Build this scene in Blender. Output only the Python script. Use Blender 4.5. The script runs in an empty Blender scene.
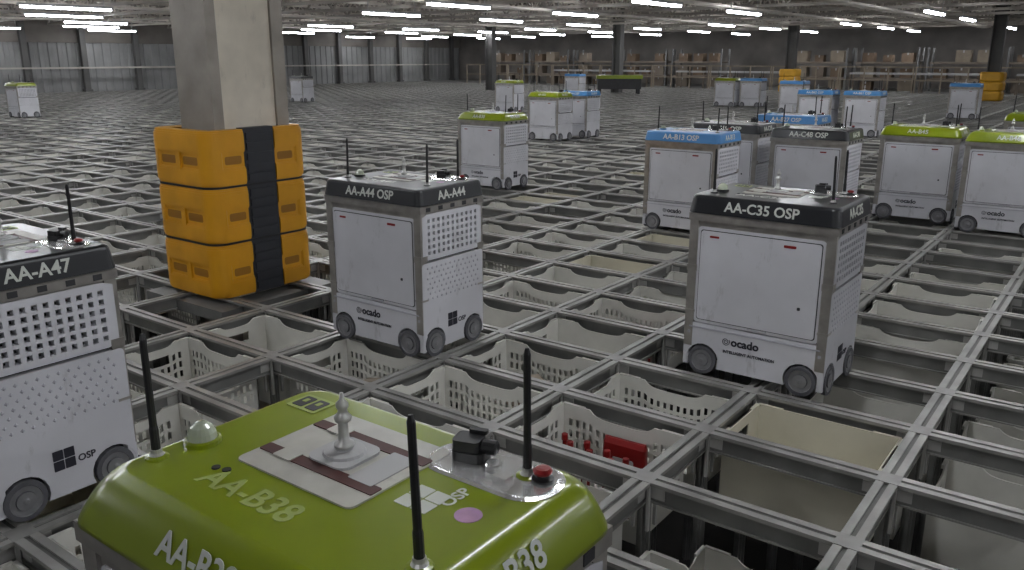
import bpy, math, random
from mathutils import Matrix, Vector
random.seed(7)
COL=bpy.context.scene.collection
H=1.47
PX,PY=0.715,0.512
X0,Y0=-0.545,2.503      # one grid node (line crossing)

# ---------------------------------------------------------------- materials
def mat(name,col,rough=0.5,metal=0.0,var=0.12,scale=6.0,emit=None,es=0.0,bump=0.0,scuff=0.0,coat=0.0):
    m=bpy.data.materials.new(name); m.use_nodes=True
    nt=m.node_tree; b=nt.nodes['Principled BSDF']
    b.inputs['Roughness'].default_value=rough; b.inputs['Metallic'].default_value=metal
    tc=nt.nodes.new('ShaderNodeTexCoord'); n=nt.nodes.new('ShaderNodeTexNoise')
    n.inputs['Scale'].default_value=scale; n.inputs['Detail'].default_value=5
    nt.links.new(tc.outputs['Object'],n.inputs['Vector'])
    r=nt.nodes.new('ShaderNodeValToRGB')
    r.color_ramp.elements[0].position=0.3; r.color_ramp.elements[1].position=0.7
    r.color_ramp.elements[0].color=[c*(1-var) for c in col]+[1]
    r.color_ramp.elements[1].color=[min(1,c*(1+var*0.5)) for c in col]+[1]
    nt.links.new(n.outputs['Fac'],r.inputs['Fac']); out=r.outputs['Color']
    if scuff:
        n2=nt.nodes.new('ShaderNodeTexNoise'); n2.inputs['Scale'].default_value=14; n2.inputs['Detail'].default_value=8; n2.inputs['Roughness'].default_value=.7
        mp=nt.nodes.new('ShaderNodeMapping'); mp.inputs['Scale'].default_value=(1,1,.35)
        nt.links.new(tc.outputs['Object'],mp.inputs['Vector']); nt.links.new(mp.outputs['Vector'],n2.inputs['Vector'])
        r2=nt.nodes.new('ShaderNodeValToRGB'); r2.color_ramp.elements[0].position=.60; r2.color_ramp.elements[1].position=.74
        r2.color_ramp.elements[0].color=(0,0,0,1); r2.color_ramp.elements[1].color=(scuff,)*3+(1,)
        nt.links.new(n2.outputs['Fac'],r2.inputs['Fac'])
        mx=nt.nodes.new('ShaderNodeMixRGB'); mx.inputs['Color2'].default_value=(.12,.11,.10,1)
        nt.links.new(r2.outputs['Color'],mx.inputs['Fac']); nt.links.new(out,mx.inputs['Color1']); out=mx.outputs['Color']
    nt.links.new(out,b.inputs['Base Color'])
    if coat: b.inputs['Coat Weight'].default_value=coat; b.inputs['Coat Roughness'].default_value=.12
    if bump:
        bp=nt.nodes.new('ShaderNodeBump'); bp.inputs['Strength'].default_value=bump; bp.inputs['Distance'].default_value=0.01
        nt.links.new(n.outputs['Fac'],bp.inputs['Height']); nt.links.new(bp.outputs['Normal'],b.inputs['Normal'])
    if emit:
        b.inputs['Emission Color'].default_value=(*emit,1); b.inputs['Emission Strength'].default_value=es
    return m
M=dict(
 white=mat('panel_white',(0.575,0.575,0.605),0.38,0,0.12,3,scuff=.42),
 white2=mat('panel_white_shade',(0.40,0.40,0.44),0.45,0,0.10,3),
 dark=mat('chassis_dark',(0.03,0.03,0.033),0.6,0,0.2,8),
 frame=mat('frame_silver',(0.38,0.36,0.33),0.3,0.6,0.3,12),
 alu=mat('track_aluminium',(0.33,0.325,0.305),0.42,0.30,0.30,5),
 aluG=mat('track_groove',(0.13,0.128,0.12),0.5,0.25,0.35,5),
 aluN=mat('track_junction',(0.31,0.305,0.29),0.45,0.25,0.25,9),
 aluD=mat('upright_aluminium',(0.22,0.22,0.21),0.5,0.3,0.25,5),
 aluB=mat('bracket_light',(0.48,0.475,0.455),0.45,0.2,0.15,9),
 tyre=mat('tyre_grey',(0.09,0.09,0.10),0.7,0,0.2,20),
 hub=mat('hub_metal',(0.25,0.25,0.26),0.4,0.4,0.2,20),
 green=mat('lid_green',(0.20,0.255,0.004),0.28,0,0.12,4,coat=.5),
 black=mat('lid_black',(0.012,0.013,0.015),0.33,0,0.15,4,coat=.2),
 blue=mat('lid_blue',(0.05,0.22,0.50),0.33,0,0.1,4,coat=.3),
 letter=mat('lettering_white',(0.56,0.58,0.53),0.5,0,0.05,4),
 letterg=mat('lettering_pale_green',(0.31,0.37,0.10),0.5,0,0.1,4),
 ink=mat('ink_black',(0.02,0.02,0.03),0.5,0,0.05,4),
 plate=mat('plate_offwhite',(0.50,0.49,0.44),0.4,0.1,0.2,12,scuff=.5),
 maroon=mat('slot_maroon',(0.07,0.018,0.014),0.5,0,0.3,30),
 chrome=mat('chrome',(0.92,0.92,0.91),0.20,0.75,0.06,10),
 spig=mat('spigot_steel',(0.50,0.50,0.48),0.32,0.45,0.1,20),
 rubber=mat('rubber_black',(0.012,0.012,0.013),0.45,0,0.1,10),
 insert=mat('guard_black',(0.022,0.024,0.03),0.5,0,0.1,10),
 red=mat('button_red',(0.22,0.008,0.008),0.35,0,0.1,10),
 redd=mat('bottle_glass_red',(0.16,0.012,0.010),0.25,0,0.2,10),
 purple=mat('sticker_purple',(0.42,0.24,0.40),0.6,0,0.15,40),
 dome=mat('dome_clear',(0.42,0.46,0.36),0.1,0,0.1,10),
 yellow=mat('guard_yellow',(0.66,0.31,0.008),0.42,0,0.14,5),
 yellowD=mat('guard_yellow_slot_shade',(0.30,0.13,0.005),0.55,0,0.12,5),  # slot shade put into the colour of near-flush plates
 concrete=mat('column_cream',(0.72,0.66,0.55),0.8,0,0.22,3,bump=0.2,scuff=.3),
 steelp=mat('column_steel',(0.32,0.29,0.25),0.45,0.3,0.3,4,scuff=.3),
 tote=mat('tote_white',(0.66,0.65,0.60),0.45,0,0.16,4),
 toteb=mat('tote_beige',(0.62,0.59,0.48),0.5,0,0.12,4),
 under=mat('underfloor_dark',(0.06,0.058,0.054),0.9,0,0.3,1),
 roof=mat('roof_deck_dark',(0.17,0.15,0.13),0.8,0,0.3,0.6),
 truss=mat('truss_steel',(0.42,0.39,0.35),0.5,0.1,0.2,2),
 trussl=mat('truss_galvanised',(0.70,0.65,0.59),0.5,0.1,0.2,2),
 wall=mat('wall_corrugated_grey',(0.24,0.24,0.24),0.8,0,0.25,0.8),
 walld=mat('wall_post_dark',(0.09,0.088,0.085),0.6,0,0.2,2),
 wallf=mat('wall_far_grey',(0.20,0.185,0.17),0.7,0,0.4,0.7),
 fascia=mat('fascia_brown',(0.15,0.135,0.12),0.7,0,0.3,1),
 tube=mat('lamp_tube_glow',(0.9,0.95,1),0.4,0,0,2,emit=(0.92,0.94,0.98),es=48),
 card=mat('cardboard_brown',(0.17,0.12,0.08),0.8,0,0.2,3),
 cardl=mat('cardboard_pale',(0.28,0.235,0.18),0.8,0,0.2,3),
 orange=mat('orange_paint',(0.62,0.33,0.02),0.5,0,0.15,3),
 rackb=mat('rack_grey',(0.16,0.16,0.16),0.5,0.2,0.15,3),
 rackm=mat('rack_beam_brown',(0.20,0.165,0.13),0.5,0.2,0.15,3),
 sheet=mat('white_sheet',(0.45,0.45,0.45),0.6,0,0.15,1),
)

# ---------------------------------------------------------------- mesh builder
class MB:
    def __init__(s): s.v=[];s.f=[];s.m=[]
    def box(s,x0,x1,y0,y1,z0,z1,m=0):
        b=len(s.v)
        s.v+=[(x0,y0,z0),(x1,y0,z0),(x1,y1,z0),(x0,y1,z0),(x0,y0,z1),(x1,y0,z1),(x1,y1,z1),(x0,y1,z1)]
        for q in ((0,3,2,1),(4,5,6,7),(0,1,5,4),(1,2,6,5),(2,3,7,6),(3,0,4,7)):
            s.f.append([b+i for i in q]); s.m.append(m)
    def prism(s,pts,fn,t0,t1,m=0):
        b=len(s.v);n=len(pts)
        s.v+=[fn(a,c,t0) for a,c in pts]+[fn(a,c,t1) for a,c in pts]
        s.f.append([b+i for i in range(n)][::-1]); s.m.append(m)
        s.f.append([b+n+i for i in range(n)]); s.m.append(m)
        for i in range(n):
            j=(i+1)%n; s.f.append([b+i,b+j,b+n+j,b+n+i]); s.m.append(m)
    def lathe(s,prof,fn,seg=16,m=0):
        b=len(s.v)
        for r,t in prof:
            for k in range(seg):
                an=2*math.pi*k/seg; s.v.append(fn(r*math.cos(an),r*math.sin(an),t))
        for i in range(len(prof)-1):
            mi=m[i] if isinstance(m,(list,tuple)) else m
            for k in range(seg):
                k2=(k+1)%seg
                s.f.append([b+i*seg+k,b+i*seg+k2,b+(i+1)*seg+k2,b+(i+1)*seg+k]); s.m.append(mi)
        m0=m[0] if isinstance(m,(list,tuple)) else m; m1=m[-1] if isinstance(m,(list,tuple)) else m
        s.f.append([b+k for k in range(seg)][::-1]); s.m.append(m0)
        e=b+(len(prof)-1)*seg
        s.f.append([e+k for k in range(seg)]); s.m.append(m1)
    def rings(s,rs,m=0):
        b=len(s.v);n=len(rs[0])
        for r in rs: s.v+=r
        for i in range(len(rs)-1):
            for k in range(n):
                k2=(k+1)%n; s.f.append([b+i*n+k,b+i*n+k2,b+(i+1)*n+k2,b+(i+1)*n+k]); s.m.append(m)
        s.f.append([b+k for k in range(n)][::-1]); s.m.append(m)
        e=b+(len(rs)-1)*n; s.f.append([e+k for k in range(n)]); s.m.append(m)
    def gridpanel(s,A,T,top,hole,fn,t0,t1,m=0):
        nA,nT=len(A),len(T); b=len(s.v)
        for t in (t0,t1):
            for j in range(nT):
                for i in range(nA):
                    b0,b1=top(A[i]); s.v.append(fn(A[i],b0+(b1-b0)*T[j],t))
        def vid(i,j,l): return b+l*nA*nT+j*nA+i
        solid=lambda i,j: 0<=i<nA-1 and 0<=j<nT-1 and not hole(i,j)
        for j in range(nT-1):
            for i in range(nA-1):
                if not solid(i,j): continue
                s.f.append([vid(i,j,1),vid(i+1,j,1),vid(i+1,j+1,1),vid(i,j+1,1)]); s.m.append(m)
                s.f.append([vid(i,j,0),vid(i,j+1,0),vid(i+1,j+1,0),vid(i+1,j,0)]); s.m.append(m)
                if not solid(i-1,j): s.f.append([vid(i,j,0),vid(i,j,1),vid(i,j+1,1),vid(i,j+1,0)]); s.m.append(m)
                if not solid(i+1,j): s.f.append([vid(i+1,j,0),vid(i+1,j+1,0),vid(i+1,j+1,1),vid(i+1,j,1)]); s.m.append(m)
                if not solid(i,j-1): s.f.append([vid(i,j,0),vid(i+1,j,0),vid(i+1,j,1),vid(i,j,1)]); s.m.append(m)
                if not solid(i,j+1): s.f.append([vid(i,j+1,0),vid(i,j+1,1),vid(i+1,j+1,1),vid(i+1,j+1,0)]); s.m.append(m)
    def mesh(s,name,mats,smooth=False,fix=False):
        me=bpy.data.meshes.new(name); me.from_pydata(s.v,[],s.f)
        for k in mats: me.materials.append(M[k])
        me.polygons.foreach_set('material_index',s.m)
        if fix:
            import bmesh
            bm=bmesh.new(); bm.from_mesh(me); bmesh.ops.recalc_face_normals(bm,faces=bm.faces); bm.to_mesh(me); bm.free()
        if smooth: me.shade_smooth()
        me.update(); return me
def ob(name,me,parent=None,loc=(0,0,0),rot=None,label=None,**kw):
    o=bpy.data.objects.new(name,me); COL.objects.link(o); o.location=loc
    if rot is not None: o.rotation_euler=rot
    if parent: o.parent=parent
    if label: o['label']=label
    for k,v in kw.items(): o[k]=v
    return o
def up(a,b,t): return (a,b,t)
def face(fc,off):
    if fc=='S': return lambda a,b,t:(a,-(off+t),b)
    if fc=='N': return lambda a,b,t:(-a,(off+t),b)
    if fc=='E': return lambda a,b,t:((off+t),a,b)
    return lambda a,b,t:(-(off+t),-a,b)
def rrect(w,d,r,z,seg=5,sy=0):
    p=[]
    for cx,cy,a0 in ((w/2-r,d/2-r,0),(-w/2+r,d/2-r,90),(-w/2+r,-d/2+r,180),(w/2-r,-d/2+r,270)):
        for k in range(seg+1):
            a=math.radians(a0+90*k/seg); p.append((cx+r*math.cos(a),cy+r*math.sin(a)+sy,z))
    return p
def rr2(w,h,r,cx=0,cy=0,seg=4):
    return [(x+cx,y+cy) for x,y,_ in rrect(w,h,r,0,seg)]
TXT={}
def text_mesh(s,size,key,bold=0.02):
    k=(s,size,key)
    if k in TXT: return TXT[k]
    cu=bpy.data.curves.new('t','FONT'); cu.body=s; cu.size=size; cu.align_x='CENTER'; cu.align_y='CENTER'
    cu.extrude=0.0006; cu.offset=size*bold; cu.resolution_u=3
    o=bpy.data.objects.new('t',cu); COL.objects.link(o)
    dg=bpy.context.evaluated_depsgraph_get(); me=bpy.data.meshes.new_from_object(o.evaluated_get(dg))
    me.name='lettering'; me.materials.clear(); me.materials.append(M[key])
    bpy.data.objects.remove(o); TXT[k]=me; return me
R90=math.pi/2
def frot(fc,tilt=0):
    z={'S':0,'E':R90,'N':math.pi,'W':-R90}[fc]
    return (R90-tilt,0,z)

# ---------------------------------------------------------------- robot meshes
BX,BY=0.675,0.485; LX,LY=0.695,0.505
WR=.070
def arch_outline(hw,ztop,zb,cs,r,rad=0.015):
    p=[(-hw,zb)]
    for c in sorted(cs):
        a0=math.asin(min(1,(WR-zb)/r))
        n=12
        for k in range(n+1):
            an=math.pi+a0-(math.pi+2*a0)*k/n
            p.append((c+r*math.cos(an),WR+r*math.sin(an)))
    p.append((hw,zb))
    p+= [(hw,ztop-rad),(hw-rad*0.3,ztop-rad*0.3),(hw-rad,ztop),(-hw+rad,ztop),(-hw+rad*0.3,ztop-rad*0.3),(-hw,ztop-rad)]
    return p
RM={}
b=MB(); b.box(-BX/2+.036,BX/2-.036,-BY/2+.036,BY/2-.036,.07,.745,0); RM['chassis']=b.mesh('chassis',['dark'])
b=MB(); b.box(-.021,.021,-.021,.021,.13,.745,0); b.box(-.024,.024,-.024,.024,.50,.53,0); b.box(-.024,.024,-.024,.024,.30,.31,0); RM['post']=b.mesh('corner_post',['frame'])
b=MB(); b.box(-BX/2-.002,BX/2+.002,-BY/2-.002,BY/2+.002,.742,.776,0); b.box(-BX/2+.010,BX/2-.010,-BY/2+.010,BY/2-.010,.705,.742,0)
for sx in (-1,1):
    for k in range(5): b.box(*sorted((sx*(BX/2-.003),sx*(BX/2+.004))),-.2+k*.09,-.2+k*.09+.03,.748,.768,1)
RM['collar']=b.mesh('top_frame',['frame','dark'])
for fc in 'SN':
    f=face(fc,BY/2-.036)
    b=MB(); b.prism(rr2(.588,.462,.018,0,.484),f,0,.028,0); b.prism(rr2(.560,.434,.012,0,.484),f,.028,.0295,3); b.prism(rr2(.552,.426,.012,0,.484),f,.0295,.033,0)
    b.prism(rr2(.055,.012,.003,.14,.672),f,.033,.0345,1); b.prism(rr2(.045,.010,.003,-.21,.672),f,.033,.0345,1); b.prism(rr2(.09,.008,.003,.02,.262),f,.028,.035,2)
    b.prism(rr2(.014,.014,.004,.2,.40),f,.033,.035,3)
    RM['side'+fc]=b.mesh('side_panel',['white','red','white2','dark'],fix=True)
    b=MB(); b.prism(arch_outline(BX/2-.004,.248,.036,(-.236,.236),.080),f,0,.032,0)
    b.prism(rr2(.62,.007,.003,0,.228),f,.032,.0355,1)
    for sx in (-1,1): b.prism(rr2(.014,.014,.004,sx*.31,.20),f,.032,.0345,1)
    RM['skirt'+fc]=b.mesh('skirt_panel',['white','white2'],fix=True)
for fc in 'EW':
    f=face(fc,BX/2-.03)
    hw=.225; nC,nR=11,6
    A=[-hw];
    for i in range(nC):
        c=-hw+.028+(2*hw-.056)*(i+.5)/nC; A+= [c-.009,c+.009]
    A.append(hw)
    T=[0]
    for j in range(nR):
        c=.08+.84*(j+.5)/nR; T+=[c-.042,c+.042]
    T.append(1)
    b=MB()
    b.gridpanel(A,T,lambda a:(.505+(.012 if abs(a)>.215 else 0),.735-(.012 if abs(a)>.215 else 0)),lambda i,j:(i%2==1 and j%2==1),f,0,.028,0)
    RM['perf'+fc]=b.mesh('perforated_panel',['white'],fix=True)
    b=MB(); b.prism(arch_outline(hw+.010,.492,.036,(-.152,.152),.080),f,0,.028,0)
    for i in range(12):
        for j in range(7):
            a=-hw+.03+(2*hw-.06)*(i+.5*(j%2))/11.5; z=.465-j*.026
            s=.008; v0=len(b.v)
            b.v+=[f(a-s,z,.028),f(a,z-s,.028),f(a+s,z,.028),f(a,z+s,.028),f(a,z,.0325)]
            for q in ((0,1,4),(1,2,4),(2,3,4),(3,0,4)): b.f.append([v0+k for k in q]); b.m.append(1)
    RM['low'+fc]=b.mesh('lower_panel',['white','white2'],fix=True)
b=MB(); b.lathe([(.012,-.014),(.034,-.014),(.052,-.012),(.053,-.011),(.069,-.010),(WR,0),(.069,.012),(.053,.013),(.051,.009),(.033,.007),(.031,.013),(.012,.015),(.006,.018)],lambda a,c,t:(a,-t,c),22,[1,1,0,0,0,0,0,1,1,0,1,1])
RM['wheel']=b.mesh('wheel',['tyre','hub'],fix=True)
LZ=.860
for c in ('green','black','blue'):
    b=MB()
    if c=='green':
        R=[]
        for ins,z in ((.010,.777),(.0,.779),(.001,.786),(.007,.802),(.015,.820),(.025,.837),(.033,.847),(.041,.854),(.048,.858),(.056,LZ)):
            R.append(rrect(LX-2*ins,LY-2*ins,.05-ins*.2,z,7,sy=.008*min(1,ins/.033)))
    else:
        R=[rrect(LX-.02,LY-.02,.04,.777),rrect(LX,LY,.036,.779),rrect(LX-.002,LY-.002,.036,.785),rrect(LX-.022,LY-.022,.034,.847),rrect(LX-.028,LY-.028,.033,.854),rrect(LX-.038,LY-.038,.032,.858),rrect(LX-.052,LY-.052,.03,LZ)]
    b.rings(R,0)
    me=b.mesh('lid',[c],fix=True)
    if c=='green':
        for p in me.polygons: p.use_smooth=len(p.vertices)==4
    RM['lid'+c]=me
b=MB(); b.prism(rr2(.26,.22,.012),up,0,.003,0)
for yy in (-.055,.055):
    b.prism(rr2(.255,.024,.003,0,yy),up,.003,.0045,1); b.prism(rr2(.04,.03,.003,-.07,yy),up,.0045,.006,0)
b.prism(rr2(.05,.10,.003,.085,0),up,.003,.005,2); b.prism(rr2(.09,.09,.02,0,0),up,.003,.0075,2)
b.lathe([(.035,.0075),(.033,.012),(.014,.014),(.013,.02)],up,20,2)
RM['hatch']=b.mesh('hatch_plate',['plate','maroon','sheet'],fix=True)
b=MB(); b.lathe([(.016,0),(.016,.006),(.009,.010),(.008,.040),(.013,.044),(.014,.050),(.009,.056),(.007,.062),(.010,.067),(.010,.073),(.004,.079),(.003,.090)],up,16,0)
RM['spigot']=b.mesh('spigot',['spig'],smooth=True,fix=True)
b=MB(); b.lathe([(.019,0),(.018,.004),(.012,.006),(.009,.010),(.009,.016)],up,14,[0,0,2,2]); b.lathe([(.0072,.016),(.0072,.05),(.006,.055),(.0055,.196),(.003,.205)],up,10,1)
for c in ('green','black','blue'): RM['ant'+c]=b.mesh('antenna',[c if c!='blue' else 'black','rubber','spig'],fix=True)
b=MB(); b.lathe([(.030,0),(.030,.008),(.026,.010)],up,20,0); b.lathe([(.024,.010),(.023,.020),(.018,.030),(.010,.036),(.003,.038)],up,20,1)
for c in ('green','black','blue'): RM['dome'+c]=b.mesh('status_dome',[c,'dome'],smooth=False,fix=True)
b=MB(); b.rings([rrect(.235,.118,.052,0),rrect(.235,.118,.052,.002),rrect(.223,.106,.048,.0045),rrect(.212,.095,.044,.003),rrect(.20,.085,.04,.0028)],0); b.lathe([(.014,.004),(.014,.012),(.012,.014)],up,14,0)
b.box(.02,.045,-.03,-.01,.002,.012,0)
RM['cplate']=b.mesh('chrome_plate',['chrome'],fix=True)
b=MB(); b.prism(rr2(.055,.045,.01),up,0,.016,0); b.prism(rr2(.045,.04,.008,-.004,0),up,.016,.034,0); b.lathe([(.012,0),(.012,.022),(.009,.024)],lambda a,c,t:(.02+t,a,.022+c),12,0); b.prism(rr2(.03,.012,.003,.005,.02),up,.034,.04,0)
RM['cam']=b.mesh('sensor_camera',['rubber'],fix=True)
b=MB(); b.lathe([(.017,0),(.017,.004),(.010,.006),(.009,.009),(.014,.012),(.015,.016),(.011,.020),(.005,.021)],up,20,[1,1,1,0,0,0,0,0])
RM['button']=b.mesh('stop_button',['red','rubber'],fix=True)
def logo(key,s):
    b=MB()
    for i in (-1,1):
        for j in (-1,1): b.prism(rr2(s*.46,s*.46,s*.03,i*s*.25,j*s*.25),up,0,.0008,0)
    return b.mesh('logo_squares',[key],fix=True)
RM['logoD']=logo('ink',.075); RM['logoW']=logo('letter',.062)
b=MB(); b.lathe([(.020,0),(.020,.0008)],up,24,0); RM['pur']=b.mesh('round_sticker',['purple'],fix=True)
b=MB(); b.prism(rr2(.075,.056,.006),up,0,.0012,0)
for sx in (-1,1): b.prism(rr2(.026,.040,.003,sx*.017,0),up,.0012,.0020,1); b.prism(rr2(.010,.014,.002,sx*.017,.004),up,.0020,.0026,0)
RM['vent']=b.mesh('lid_emblem',['letterg','ink'])
b=MB(); b.lathe([(.007,0),(.007,.002)],up,14,0); RM['plug']=b.mesh('lid_plug',['rubber'])
b=MB()
for k in range(26):
    a0=k/26*4.2*math.pi; r0=.003+.017*k/26; a1=(k+1)/26*4.2*math.pi; r1=.003+.017*(k+1)/26; w=.0017
    v0=len(b.v)
    b.v+=[((r0-w)*math.cos(a0),(r0-w)*math.sin(a0),.001),((r0+w)*math.cos(a0),(r0+w)*math.sin(a0),.001),((r1+w)*math.cos(a1),(r1+w)*math.sin(a1),.001),((r1-w)*math.cos(a1),(r1-w)*math.sin(a1),.001)]
    b.f.append([v0,v0+1,v0+2,v0+3]); b.m.append(0)
RM['swirl']=b.mesh('logo_swirl',['ink'])

def robot(color,code,x,y,label,far=False):
    e=bpy.data.objects.new('warehouse_robot',None); COL.objects.link(e); e.empty_display_size=.1
    e.location=(x,y,0.0006); e['label']=label; e['category']='robot'; e['group']='wheeled robots on the storage grid'
    ob('chassis',RM['chassis'],e,label='dark inner chassis box')
    for sx in (-1,1):
        for sy in (-1,1): ob('corner_post',RM['post'],e,(sx*(BX/2-.024),sy*(BY/2-.024),0))
    ob('top_frame',RM['collar'],e)
    for fc in 'SN':
        ob('side_panel',RM['side'+fc],e); sk=ob('skirt_panel',RM['skirt'+fc],e)
        off=BY/2-.036+.0335; sg=-1 if fc=='S' else 1
        if not far:
            ob('lettering',text_mesh('ocado',.054,'ink',.03),sk,(sg*.03,sg*off,.184),frot(fc),label='dark wordmark lettering')
            ob('logo_swirl',RM['swirl'],sk,(sg*.122,sg*off,.184),frot(fc))
            ob('lettering',text_mesh('INTELLIGENT AUTOMATION',.019,'ink',.03),sk,(sg*.010,sg*off,.134),frot(fc))
        for sx in (-1,1): ob('wheel',RM['wheel'],e,(sx*.236,sg*.233,WR),(0,0,0 if fc=='S' else math.pi))
    for fc in 'EW':
        sg=1 if fc=='E' else -1
        ob('perforated_panel',RM['perf'+fc],e); lp=ob('lower_panel',RM['low'+fc],e)
        off=BX/2-.03+.0288
        if not far:
            ob('logo_squares',RM['logoD'],lp,(sg*off,sg*-.015,.165),frot(fc))
            ob('lettering',text_mesh('OSP',.034,'ink'),lp,(sg*off,sg*.06,.148),frot(fc))
        for sy in (-1,1): ob('wheel',RM['wheel'],e,(sg*.329,sy*.152,WR),(0,0,R90 if fc=='E' else -R90))
    lid=ob('lid',RM['lid'+color],e,label=color+' plastic lid')
    ob('hatch_plate',RM['hatch'],lid,(-.035,.045,LZ)); ob('spigot',RM['spigot'],lid,(-.035,.045,LZ+.018),label='silver pawn-shaped spigot')
    for ax,ay in ((-.27,-.135),(.265,-.105),(.235,.165)):
        ob('antenna',RM['ant'+color],lid,(ax,ay,LZ-.001),(random.uniform(-.03,.03),random.uniform(-.03,.03),0))
    ob('status_dome',RM['dome'+color],lid,(-.26,-.06,LZ-.001))
    ob('chrome_plate',RM['cplate'],lid,(.182,.150,LZ-.001)); ob('sensor_camera',RM['cam'],lid,(.130,.160,LZ+.002),(0,0,.3)); ob('stop_button',RM['button'],lid,(.262,.166,LZ+.002),label='red emergency stop button')
    ob('lid_emblem',RM['vent'],lid,(-.240,.150,LZ),label='pale emblem with two dark squares'); ob('lid_plug',RM['plug'],lid,(-.165,-.100,LZ)); ob('lid_plug',RM['plug'],lid,(-.145,-.095,LZ))
    if code:
        if not far:
            lk='letterg' if color=='green' else 'letter'
            ob('lettering',text_mesh(code,.064,lk),lid,(-.055,-.122,LZ),label='robot number on lid top')
            ob('logo_squares',RM['logoW'],lid,(.155,.020,LZ)); ob('lettering',text_mesh('OSP',.030,'letter'),lid,(.190,.052,LZ),(0,0,R90))
            ob('round_sticker',RM['pur'],lid,(.235,.025,LZ))
        if color=='green':
            kb=math.atan(.018/.035); inn=.0155; z=.820; sy=.0035
            ob('lettering',text_mesh(code,.054,'letter'),lid,(-.02,-(LY/2-inn)+sy-.0022,z+.0012),frot('S',kb),label='robot number on lid side')
            ob('lettering',text_mesh(code,.054,'letter'),lid,(LX/2-inn+.0022,-.02,z+.0012),frot('E',kb),label='robot number on lid side')
        else:
            kb=math.atan(.010/.062); inn=.001+.005; z=.8165
            ob('lettering',text_mesh(code+' OSP',.062,'letter'),lid,(0,-(LY/2-inn)-.0008,z),frot('S',kb),label='robot number on lid side')
            ob('lettering',text_mesh(code,.062,'letter'),lid,(LX/2-inn+.0008,-.01,z),frot('E',kb),label='robot number on lid side')
    return e
ROB=[
('green','AA-B38',-.900,.765,'lime green lidded robot with white panels, three antennas and chrome plate'),
('black','AA-A44',-3.06,3.15,'black lidded white robot standing beside the column guard'),
('black','AA-A47',-3.08,1.17,'black lidded white robot with perforated upper panel, marked A47'),
('black','AA-C35',-1.30,3.82,'black lidded white robot rolling between open storage cells'),
('green','AA-B30',-6.10,7.80,'lime green lidded white robot alone on the grid'),
('green','AA-B21',-8.83,13.0,'lime green lidded white robot next to a blue one'),
('green','AA-B11',-14.5,19.3,'distant lime green lidded white robot'),
('blue','AA-B14',-8.75,13.85,'blue lidded white robot just behind a green one'),
('blue','',-18.0,28.2,'very distant blue lidded robot'),
('blue','AA-B13',-3.14,6.84,'blue lidded white robot with perforated end panel'),
('black','AA-C19',-3.22,7.94,'dark lidded white robot standing behind the blue one'),
('black','AA-C48',-2.36,7.75,'black lidded white robot in a cluster of robots'),
('blue','AA-B27',-3.15,9.45,'blue lidded white robot behind the black lidded one'),
('green','AA-B45',-1.63,8.60,'lime green lidded white robot in a side by side pair'),
('green','AA-B46',-.88,8.36,'nearer lime green lidded robot of a pair'),
('green','AA-B50',-.96,11.3,'lime green lidded robot behind the green pair'),
('blue','AA-B61',-4.4,17.2,'blue lidded white robot of two distant ones'),
('blue','AA-B62',-5.25,17.1,'blue lidded white robot partly overlapping its neighbour'),
('blue','',-9.9,25.7,'far blue lidded white robot'),
('green','',-10.65,25.5,'far pale lidded white robot'),
('blue','',-7.85,23.4,'far blue lidded robot near the orange guard'),
('blue','',-3.7,23.7,'far blue lidded robot near orange column guard'),
('black','',-23.4,19.3,'far dark lidded white robot near the grey wall'),
('green','',-23.0,10.0,'far white robot alone near the grey wall'),
]
for c,code,x,y,l in ROB:
    robot(c,code,x,y,l,far=(y>9.6 or x<-7))

# ---------------------------------------------------------------- grid
nx0,nx1=-53,5; ny0,ny1=-6,72
XA,XB=X0+nx0*PX,X0+nx1*PX; YA,YB=Y0+ny0*PY,Y0+ny1*PY
grid=bpy.data.objects.new('storage_grid',None); COL.objects.link(grid)
grid['label']='aluminium track grid carrying the robots over storage cells'; grid['category']='storage grid'
COLC=(-4.69,3.32) # column centre
def rail_mb(b,L0,L1,along,pos=0,dz=0):
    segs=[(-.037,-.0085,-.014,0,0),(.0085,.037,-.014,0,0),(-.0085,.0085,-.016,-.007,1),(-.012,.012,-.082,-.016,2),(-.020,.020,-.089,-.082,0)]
    for a0,a1,z0,z1,m in segs:
        z0+=dz;z1+=dz
        if along=='x': b.box(L0,L1,pos+a0,pos+a1,z0,z1,m)
        else: b.box(pos+a0,pos+a1,L0,L1,z0,z1,m)
RMAT=['alu','aluG','aluD','aluN']
bx=MB(); rail_mb(bx,XA,XB,'x')
mx=bx.mesh('track_rail_x',RMAT)
def jplate(b,x,y):
    b.box(x-.040,x+.040,y-.040,y+.040,-.003,.0005,3)
by=MB(); rail_mb(by,YA,YB,'y',0,-.0012)
for j in range(ny0,ny1+1): jplate(by,0,Y0+j*PY)
my=by.mesh('track_rail_y',RMAT)
rails=[('x',Y0+j*PY,abs(Y0+j*PY-2)) for j in range(ny0,ny1+1)]+[('y',X0+i*PX,abs(X0+i*PX+1)*.9) for i in range(nx0,nx1+1)]
rails.sort(key=lambda r:r[2])
for k,(ax,p,_) in enumerate(rails[:100]):
    ob('track_rail',mx if ax=='x' else my,grid,(0,p,0) if ax=='x' else (p,0,0))
b=MB()
for ax,p,_ in rails[100:]:
    if ax=='x': rail_mb(b,XA,XB,'x',p)
    else:
        rail_mb(b,YA,YB,'y',p,-.0012)
        for j in range(ny0,ny1+1): jplate(b,p,Y0+j*PY)
ob('track_rail',b.mesh('track_rail_rest',RMAT),grid,kind='stuff')
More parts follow.
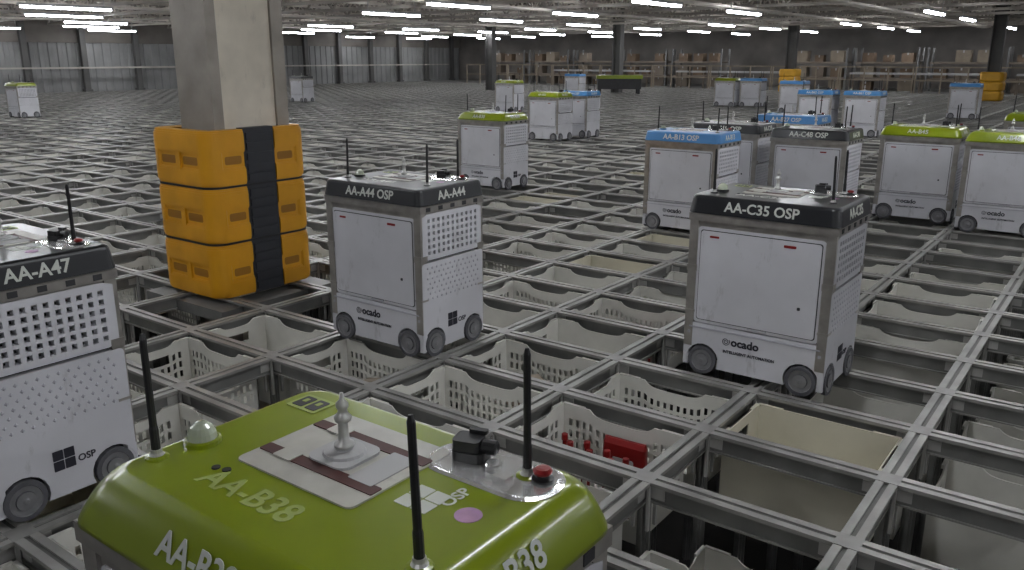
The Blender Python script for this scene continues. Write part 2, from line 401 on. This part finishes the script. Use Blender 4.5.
def post_mb(b,x=0,y=0):
    b.box(x-.026,x+.026,y-.005,y+.005,-1.7,-.089); b.box(x-.005,x+.005,y-.026,y+.026,-1.7,-.089)
    b.box(x-.015,x+.015,y-.015,y+.015,-1.7,-.089)
    for sx in (-1,1):
        for sy in (-1,1):
            b.box(x+sx*.029-.006,x+sx*.029+.006,y+sy*.029-.006,y+sy*.029+.006,-.20,-.015,1)
    for s in (-1,1):
        b.box(*sorted((x+s*.03,x+s*.085)),y-.016,y+.016,-.070,-.026,1)
        b.box(x-.016,x+.016,*sorted((y+s*.03,y+s*.085)),-.070,-.026,1)
b=MB(); post_mb(b); pm=b.mesh('upright',['aluD','aluB'])
nodes=[(X0+i*PX,Y0+j*PY) for i in range(nx0,nx1+1) for j in range(ny0,ny1+1)]
def proj(x,y,z):
    r=.801*x+.599*y; f=-.598*x+.801*y; dn=H-z
    dep=f*.965+dn*.262
    if dep<.1: return None
    return (512+837*r/dep, 285+837*(dn*.965-f*.262)/dep, dep)
def vis(x,y,z=-.1,m=60):
    p=proj(x,y,z); return p and -m<p[0]<1024+m and 0<p[1]<570+m*1.5
nodes.sort(key=lambda n:(0 if vis(*n) else 1000)+math.hypot(*n))
for n in nodes[:100]: ob('upright',pm,grid,(n[0],n[1],0))
b=MB()
for n in nodes[100:]:
    if vis(n[0],n[1],-.1,200) and math.hypot(*n)<30: post_mb(b,*n)
ob('upright',b.mesh('upright_rest',['aluD','aluB']),grid,kind='stuff')

# ---------------------------------------------------------------- totes
def tote_mesh(key,name,perf=True,scoop=True):
    b=MB(); hx,hy,h=.300,.200,.30
    def wall(fn,hw,dip,nc,slot):
        A=[-hw+2*hw*i/nc for i in range(nc+1)]
        T=[0,.12,.24,.30,.42,.48,.60,.66,.78,.84,.93,1]
        def top(a):
            u=abs(a)/hw; d=0
            if scoop:
                d=dip*max(0,1-(u/.5)**4)**.5 if u<.5 else 0
            return (0,h-d)
        def hole(i,j):
            if slot and j in (7,8) and abs(i-nc/2+.5)<nc*.16: return True
            return perf and j in (3,5,7) and i%2==1 and 1<i<nc-1
        b.gridpanel(A,T,top,hole,fn,0,.006,0)
    wall(lambda a,c,t:(a,-hy+t,c),hx,.034,34,0); wall(lambda a,c,t:(-a,hy-t,c),hx,.034,34,0)
    wall(lambda a,c,t:(hx-t,a,c),hy,.024,22,1); wall(lambda a,c,t:(-hx+t,-a,c),hy,.024,22,1)
    b.box(-hx,hx,-hy,hy,0,.008,0)
    for sx in (-1,1):
        for sy in (-1,1):
            x0,x1=sorted((sx*hx,sx*(hx-.11))); 
            b.box(x0,x1,*sorted((sy*(hy+.012),sy*(hy-.004))),h-.018,h,0)
            b.box(*sorted((sx*(hx+.012),sx*(hx-.004))),*sorted((sy*hy,sy*(hy-.08))),h-.018,h,0)
    return b.mesh(name,[key],fix=True)
TW=tote_mesh('tote','storage_tote'); TP=tote_mesh('tote','storage_tote_plain',False); TB=tote_mesh('toteb','storage_tote_beige',False,False)
DCOL=((-18.9,33.),(-24.9,31.7),(-13,38),(-4.6,34.5))
cells=[]
for i in range(nx0,nx1):
    for j in range(ny0,ny1):
        cx=X0+(i+.5)*PX; cy=Y0+(j+.5)*PY
        if abs(cx-COLC[0])<.75 and abs(cy-COLC[1])<.62: continue
        if any(abs(cx-a)<.8 and abs(cy-c)<.7 for a,c in DCOL): continue
        cells.append((cx,cy,i,j))
cells=[c for c in cells if vis(c[0],c[1],-.2,150)]
cells.sort(key=lambda c:math.hypot(c[0],c[1]))
stuff=MB(); cnt=0; placed={}
for cx,cy,i,j in cells:
    rnd=random.random(); rv=random.random()
    deep=-.30+random.choice([-.022,-.030,-.055])
    if i>=0: deep=random.choice([-.30,-.45,-.62])-.30
    elif i==-1 and j<4: deep=-.30-.26
    elif rnd<.05: continue
    elif rnd<.17: deep=-.36-.30
    if (i,j)==(-2,0): deep=-.335
    if (i,j)==(-1,1): deep=-.335
    if (i,j)==(-1,0): deep=-.80
    if (i,j)==(-2,-1): deep=-.38
    placed[(i,j)]=deep
    if cnt<260:
        me=TB if (i,j)==(-1,1) or rv>.94 else (TP if rv>.75 or i>=-1 else TW)
        if (i,j)==(-2,0): me=TW
        o=ob('storage_tote',me,None,(cx,cy,deep))
        o['category']='storage bin'; o['group']='plastic bins in the grid cells'
        o['label']={TB:'beige plastic storage bin inside a grid cell',TW:'white perforated plastic bin inside a grid cell',TP:'plain cream-white plastic bin inside a grid cell'}[me]
        cnt+=1
    else:
        x0,x1,y0,y1,z0,z1=cx-.30,cx+.30,cy-.20,cy+.20,deep+.06,deep+.30
        v=len(stuff.v)
        stuff.v+=[(x0,y0,z0),(x1,y0,z0),(x1,y1,z0),(x0,y1,z0),(x0,y0,z1),(x1,y0,z1),(x1,y1,z1),(x0,y1,z1)]
        for q in ((0,1,2,3),(0,4,5,1),(1,5,6,2),(2,6,7,3),(3,7,4,0)): stuff.f.append([v+k for k in q]); stuff.m.append(0)
o=ob('storage_tote',stuff.mesh('storage_tote_rest',['tote']),None,kind='stuff'); o['label']='more white plastic bins inside distant grid cells'; o['category']='storage bin'

# goods in totes
b=MB(); b.lathe([(.022,0),(.024,.01),(.024,.11),(.018,.15),(.010,.17),(.010,.188),(.014,.189),(.014,.216),(.011,.218)],up,14,[1,1,1,1,1,1,0,0])
bm_=b.mesh('sauce_bottle',['red','redd'],fix=True)
cx,cy=X0-1.5*PX,Y0+.5*PY
for k,(dx,dy) in enumerate([(-.20,.06),(-.14,.01),(-.08,.05),(-.03,-.01),(.03,.03),(.08,-.03),(.13,.01),(.18,-.05)]):
    o=ob('sauce_bottle',bm_,None,(cx+dx,cy+dy,-.326)); o['label']='red capped sauce bottle standing in a white bin'; o['category']='bottle'; o['group']='red bottles in a bin'
b=MB(); b.rings([rrect(.19,.035,.012,0),rrect(.20,.045,.014,.03),rrect(.20,.040,.014,.20),rrect(.19,.015,.005,.222)],0)
b.prism(rr2(.10,.05,.01,0,.12),lambda a,c,t:(a,-.0228-t,c),0,.001,1)
ob('snack_bag',b.mesh('snack_bag',['red','sheet'],fix=True),None,(cx+.05,cy+.150,-.326),(0,0,.05),label='flat red bag standing at the back of a bin',category='bag')
def pouch(key,name):
    b=MB(); rs=[]
    for z,s in ((0,.8),(.02,1),(.08,1.02),(.15,.8),(.20,.4)):
        rs.append([(x*(1+.06*math.sin(9*y)),y+.01*math.sin(20*x),z+.006*math.sin(25*x+10*y)) for x,y,_ in rrect(.22*s,.14*s,.03*s,0)])
    b.rings(rs,0); return b.mesh(name,[key],smooth=True,fix=True)
PR=pouch('red','food_packet'); PC=pouch('card','food_packet_brown'); PL=pouch('cardl','food_packet_pale')
for (i,j,me,dx,dy,rz) in [(-3,1,PL,0,0,.3),(-3,3,PR,.1,0,1.),(-2,2,PC,-.05,.02,.5),(-2,4,PR,0,.03,2.),(-4,0,PL,.1,0,.1),(-3,5,PC,0,0,.9),(-4,3,PL,0,0,.9),(0,0,PC,.05,0,.4),(0,1,PL,-.05,0,1.2),(-1,0,PL,.1,0,.2),(-2,-1,PR,.1,.02,.3)]:
    if (i,j) not in placed: continue
    cx,cy=X0+(i+.5)*PX,Y0+(j+.5)*PY
    o=ob('food_packet',me,None,(cx+dx,cy+dy,placed[(i,j)]+.015),(0,0,rz)); o['label']='crumpled food packet lying in a storage bin'; o['category']='packet'; o['group']='packets in bins'

# ---------------------------------------------------------------- main column + guard
cx,cy=COLC
CX,CY=.155,.26
b=MB(); b.box(-CX,CX,-CY,CY,-1.7,3.6,0)
b.box(CX,CX+.02,CY-.07,CY,-1.7,3.6,1); b.box(CX,CX+.02,-CY,-CY+.05,-1.7,3.6,1)
b.box(-CX-.02,CX+.02,-CY-.02,-CY,-1.7,3.6,1); b.box(-CX-.02,CX+.02,CY,CY+.02,-1.7,3.6,1)
col=ob('support_column',b.mesh('support_column',['concrete','steelp']),None,(cx,cy,0),label='cream building column with steel edges rising through the grid',category='column')
col['group']='building columns'
GX,GY=.30,.37
guard=bpy.data.objects.new('column_guard',None); COL.objects.link(guard); guard.location=(cx-.06,cy-.02,.002)
guard['label']='yellow and black plastic impact guard wrapped round a column'; guard['category']='column guard'
def ublock(sy,e=0):
    r=.10; gx=GX+e; gy=GY+e
    pts=[]; ye=sy*.115
    pts.append((-gx,ye))
    for k in range(10):
        a=math.radians(180+90*k/9); pts.append((-gx+r+r*math.cos(a),(gy-r)*sy-sy*r*math.sin(a)))
    for k in range(10):
        a=math.radians(270+90*k/9); pts.append((gx-r+r*math.cos(a),(gy-r)*sy-sy*r*math.sin(a)))
    pts.append((gx,ye)); pts.append((CX+.085,ye)); pts.append((CX+.085,sy*(CY+.045))); pts.append((-CX-.022,sy*(CY+.045))); pts.append((-CX-.022,ye))
    return pts
TH=.350
E=.013
def guard_block(sy):
    b=MB(); b.prism(ublock(sy),up,.006,TH-.006,0)
    prof=[(.008,.016,.35),(.016,.026,.7),(.026,.045,.92),(.045,.100,1),(.100,.108,.8),(.108,.115,.45),(.205,.212,.45),(.212,.220,.8),(.220,.300,1),(.300,.318,.92),(.318,.331,.7),(.331,.342,.35)]
    for z0,z1,e in prof: b.prism(ublock(sy,E*e),up,z0,z1,0)
    b.box(-.022,.022,*sorted((sy*(GY-.01),sy*(GY+E-.0006))),.10,.22,0)
    P=ublock(sy,E-.0004); c0=P[1:11]; c1=P[11:21]
    for cc in (c0,c1):
        inn=[(x*.93,y*.93) for x,y in cc][::-1]
        b.prism(cc+inn,up,.10,.22,0)
    for sx in (-1,1):
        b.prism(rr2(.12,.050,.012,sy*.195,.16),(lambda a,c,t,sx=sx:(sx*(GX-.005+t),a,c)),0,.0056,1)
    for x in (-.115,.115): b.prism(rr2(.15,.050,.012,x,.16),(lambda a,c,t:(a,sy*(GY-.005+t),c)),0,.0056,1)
    return b.mesh('guard_block',['yellow','yellowD'],fix=True)
ym={s:guard_block(s) for s in (-1,1)}
def insert(sx):
    b=MB(); b.box(*sorted((sx*(CX+.085),sx*(GX+.003))),-.113,.113,0,TH,0)
    for k in range(5): b.box(*sorted((sx*(GX+.003),sx*(GX+.012))),-.095,.095,.025+k*.063,.070+k*.063,0)
    return b.mesh('guard_insert',['insert'])
im={s:insert(s) for s in (-1,1)}
for k in range(3):
    z=k*TH
    for s in (-1,1):
        ob('guard_block',ym[s],guard,(0,0,z)); ob('guard_insert',im[s],guard,(0,0,z))
def strap(z):
    b=MB(); o_=rr2(2*GX+.016,2*GY+.016,.105,0,0,8); i_=rr2(2*GX-.03,2*GY-.03,.08,0,0,8); n=len(o_)
    b.v+=[(x,y,z-.006) for x,y in o_]+[(x,y,z+.006) for x,y in o_]+[(x,y,z-.006) for x,y in i_]+[(x,y,z+.006) for x,y in i_]
    for k in range(n):
        j=(k+1)%n
        b.f+=[[k,j,n+j,n+k],[2*n+j,2*n+k,3*n+k,3*n+j],[n+k,n+j,3*n+j,3*n+k],[j,k,2*n+k,2*n+j]]; b.m+=[0]*4
    return b.mesh('guard_strap',['rubber'],fix=True)
for k in (1,2): ob('guard_strap',strap(k*TH),guard,(0,0,0))
b=MB(); b.box(-GX-.12,GX+.12,-GY-.08,GY+.08,-.10,-.03,0)
ob('base_frame',b.mesh('base_frame',['aluD']),guard)

# distant columns
b=MB()
b.box(-.2,.2,-.02,.02,-1.7,3.6);b.box(-.2,-.17,-.16,.16,-1.7,3.6);b.box(.17,.2,-.16,.16,-1.7,3.6)
cm=b.mesh('support_column_dark',['walld'])
for x,y in DCOL:
    o=ob('support_column',cm,None,(x,y,0),label='dark steel building column',category='column'); o['group']='building columns'
for x,y in ((-13,38),(-4.6,34.5)):
    g=bpy.data.objects.new('column_guard',None); COL.objects.link(g); g.location=(x,y,.002); g['label']='orange plastic guard round a distant column'; g['category']='column guard'
    for k in range(3):
        b=MB(); b.rings([rrect(.72,.72,.12,k*.33),rrect(.78,.78,.14,k*.33+.05),rrect(.78,.78,.14,k*.33+.26),rrect(.72,.72,.12,k*.33+.32)],0)
        ob('guard_block',b.mesh('guard_block',['orange'],fix=True),g)
b=MB(); b.box(-.95,.95,-.4,.4,.62,.76,0); b.box(-.9,.9,-.36,.36,.2,.62,1)
for sx in (-1,1):
    for sy in (-1,1): b.box(sx*.8-.05,sx*.8+.05,sy*.3-.05,sy*.3+.05,0,.2,1)
sm=b.mesh('service_cart',['green','dark'])
ob('service_cart',sm,None,(-18.0,31.6,.002),(0,0,.6),label='low dark service cart with lime green top',category='cart')

# ---------------------------------------------------------------- shell
b=MB(); b.box(-42,10,-6,46,-1.8,-1.7); ob('floor',b.mesh('floor',['under']),None,kind='structure')
b=MB(); b.box(-42,10,-6,46,3.6,3.7)
ob('ceiling',b.mesh('ceiling',['roof']),None,kind='structure')
b=MB()
y=-6
pts=[]
WX=-38.6
while y<46:
    for dy,dx in ((0,0),(.10,0),(.14,.05),(.30,.05),(.34,0)): pts.append((y+dy,dx))
    y+=.40
n=len(pts)
for k,(yy,dx) in enumerate(pts): b.v+=[(WX+dx,yy,-1.7),(WX+dx,yy,3.6)]
for k in range(n-1): b.f.append([2*k,2*k+2,2*k+3,2*k+1]); b.m.append(0)
ob('wall_left',b.mesh('wall_left',['wall']),None,kind='structure')
b=MB(); b.box(WX+.08,WX+.14,-6,46,2.1,3.6); ob('trim_2',b.mesh('trim_2',['fascia']),None,kind='structure')
b=MB(); b.box(-42,10,45.6,45.8,-1.8,3.6); ob('wall_far',b.mesh('wall_far',['wallf']),None,kind='structure')
b=MB(); b.box(WX,XA-.1,-6,45,-.1,0); b.box(XA-.1,8,YB+.1,45.6,-.1,0)
ob('trim_1',b.mesh('walkway',['aluD']),None,kind='structure')
b=MB(); b.box(-.10,.10,-.12,.12,0,3.6); b.box(-.14,.14,-.17,.17,0,.1); wp=b.mesh('wall_post',['walld'])
for k in range(18):
    o=ob('wall_post',wp,None,(WX+.30,2+k*2.5,0.001),label='dark steel post against the corrugated wall',category='post'); o['group']='wall posts'
b=MB(); b.box(-.03,.03,0,44,1.0,1.07)
ob('guard_rail',b.mesh('guard_rail',['truss']),None,(WX+.45,0,0),label='long grey rail fixed along the wall posts',category='rail')

def truss(L,zb,zt,step,key,r=.035):
    b=MB(); b.box(0,L,-.05,.05,zb,zb+.08); b.box(0,L,-.05,.05,zt-.08,zt)
    n=int(L/step)
    for k in range(n):
        x0=k*step; xm=x0+step/2; x1=x0+step
        for (xa,za,xb,zz) in ((x0,zb+.04,xm,zt-.04),(xm,zt-.04,x1,zb+.04)):
            v=len(b.v); d=r
            b.v+=[(xa-d,-.025,za),(xa+d,-.025,za),(xb+d,-.025,zz),(xb-d,-.025,zz),(xa-d,.025,za),(xa+d,.025,za),(xb+d,.025,zz),(xb-d,.025,zz)]
            for q in ((0,1,2,3),(7,6,5,4),(0,4,5,1),(1,5,6,2),(2,6,7,3),(3,7,4,0)): b.f.append([v+i for i in q]); b.m.append(0)
    return b.mesh('roof_truss',[key],fix=True)
t1=truss(46,2.82,3.6,1.2,'truss')
for k in range(15):
    o=ob('roof_truss',t1,None,(-38.4,4.2+k*2.8,0),label='dark steel lattice truss under the roof',category='truss'); o['group']='roof trusses'
t2=truss(48,2.98,3.6,.9,'trussl',.022)
for k in range(16):
    o=ob('roof_truss',t2,None,(-37.2+k*2.6,-3,0),(0,0,R90),label='lighter steel lattice purlin under the roof',category='truss'); o['group']='roof purlins'
b=MB(); b.box(-.18,.18,0,46,2.74,2.80); 
for k in range(20):
    b.box(-.19,.19,1+k*2.3,1.04+k*2.3,2.72,2.84)
    for s in (-1,1): b.box(s*.185-.01,s*.185+.01,1+k*2.3,1.03+k*2.3,2.8,3.6)
ct=b.mesh('cable_tray',['trussl'])
for x in (-31.3,-22.7,-14.2,-9.4,-6.4,-2.1): 
    o=ob('cable_tray',ct,None,(x,-2,0),label='steel cable tray hung under the trusses',category='cable tray'); o['group']='cable trays'

# lamps
LL=1.05
b=MB(); b.box(-.07,.07,-LL-.05,LL+.05,.05,.11); 
for yy in (-.9,.9): b.box(-.008,.008,yy-.008,yy+.008,.11,1.03)
hm=b.mesh('lamp_housing',['sheet'])
b=MB(); b.box(-.05,.05,-LL,LL,0,.049); tm=b.mesh('lamp_tube',['tube'])
rl=random.Random(3)
for i in range(-7,6):  # rightmost rows are unseen extras, added to brighten the robots' right-hand faces
    for j in range(-4,7):
        x=-12.9+i*4.0; y=15.3+j*4.9+(1.9 if i%2 else 0)
        if x<-38 or y>44 or y<-4: continue
        if x>0 and y>22: continue
        if x<0 and y<38 and math.hypot(x,y)>14 and rl.random()<.30 and (i,j)!=(0,0) and (i,j)!=(2,0): continue
        e=bpy.data.objects.new('strip_light',None); COL.objects.link(e); e.location=(x,y,2.57)
        e['label']='glowing white fluorescent strip light under the roof'; e['category']='strip light'; e['group']='strip lights'
        ob('lamp_housing',hm,e); ob('lamp_tube',tm,e)

# ---------------------------------------------------------------- racks and boxes at far end
b=MB()
for xx in (0,2.7):
    for yy in (0,1.0): b.box(xx-.04,xx+.04,yy-.04,yy+.04,0,1.9)
for z in (.5,1.2):
    for yy in (0,1.0): b.box(0,2.7,yy-.02,yy+.02,z,z+.07,1)
    b.box(0,2.7,0,1,z+.07,z+.08,1)
rk=b.mesh('pallet_rack',['rackb','rackm'])
def boxm(key,w,d,h):
    b=MB(); b.box(-w/2,w/2,-d/2,d/2,0,h,0); b.box(-.03,.03,-d/2-.002,d/2+.002,h-.1,h+.002,1); return b.mesh('cardboard_box',[key,'sheet'])
bxs=[boxm('card',.5,.5,.4),boxm('cardl',.6,.5,.5),boxm('card',.4,.4,.3),boxm('rackm',.55,.5,.45)]
for k in range(12):
    x=-33+k*3.1
    if k in (5,): continue
    yy=41.8
    o=ob('pallet_rack',rk,None,(x,yy,0),label='pallet rack with brown beams and shelves',category='rack'); o['group']='racks along the far side'
    for z in (0,.58,1.28):
        for q in range(3):
            if random.random()<.75:
                bb=ob('cardboard_box',random.choice(bxs),None,(x+.5+q*.85,yy+.45,z+.001),label='cardboard carton stored on the far rack',category='box'); bb['group']='cartons on racks'
b=MB()
b.box(0,6,-.3,.3,.75,.83,0)
for k in range(5): b.box(k*1.45,k*1.45+.06,-.28,-.22,0,.75,1); b.box(k*1.45,k*1.45+.06,.22,.28,0,.75,1)
cv=b.mesh('conveyor',['sheet','rackm'])
for x in (-27,-19.5,-11,-4.5):
    o=ob('conveyor',cv,None,(x,40.3,0),label='low conveyor with brown legs beyond the grid',category='conveyor'); o['group']='conveyors'
b=MB()
for z in (.5,1.05): b.box(0,3,-.02,.02,z,z+.05,0)
for x in (0,1,2,3): b.box(x-.025,x+.025,-.025,.025,0,1.1,0)
sc=b.mesh('safety_railing',['cardl'])
for k in range(11):
    o=ob('safety_railing',sc,None,(-33+k*3.1,39.7,0),label='low pale brown safety railing',category='railing'); o['group']='safety railings'

# ---------------------------------------------------------------- camera, world
cam=bpy.data.cameras.new('camera'); cam.sensor_width=36; cam.lens=837/1024*36; cam.clip_end=200; cam.clip_start=.02
c=bpy.data.objects.new('camera',cam); COL.objects.link(c); c.location=(0,0,H)
c.rotation_euler=(math.radians(90-15.2),0,math.atan2(.598,.801)); bpy.context.scene.camera=c
w=bpy.data.worlds.new('world'); bpy.context.scene.world=w; w.use_nodes=True
w.node_tree.nodes['Background'].inputs['Color'].default_value=(.88,.88,1,1); w.node_tree.nodes['Background'].inputs['Strength'].default_value=.10
vs=bpy.context.scene.view_settings
vs.view_transform='Standard'
vs.exposure=-.25
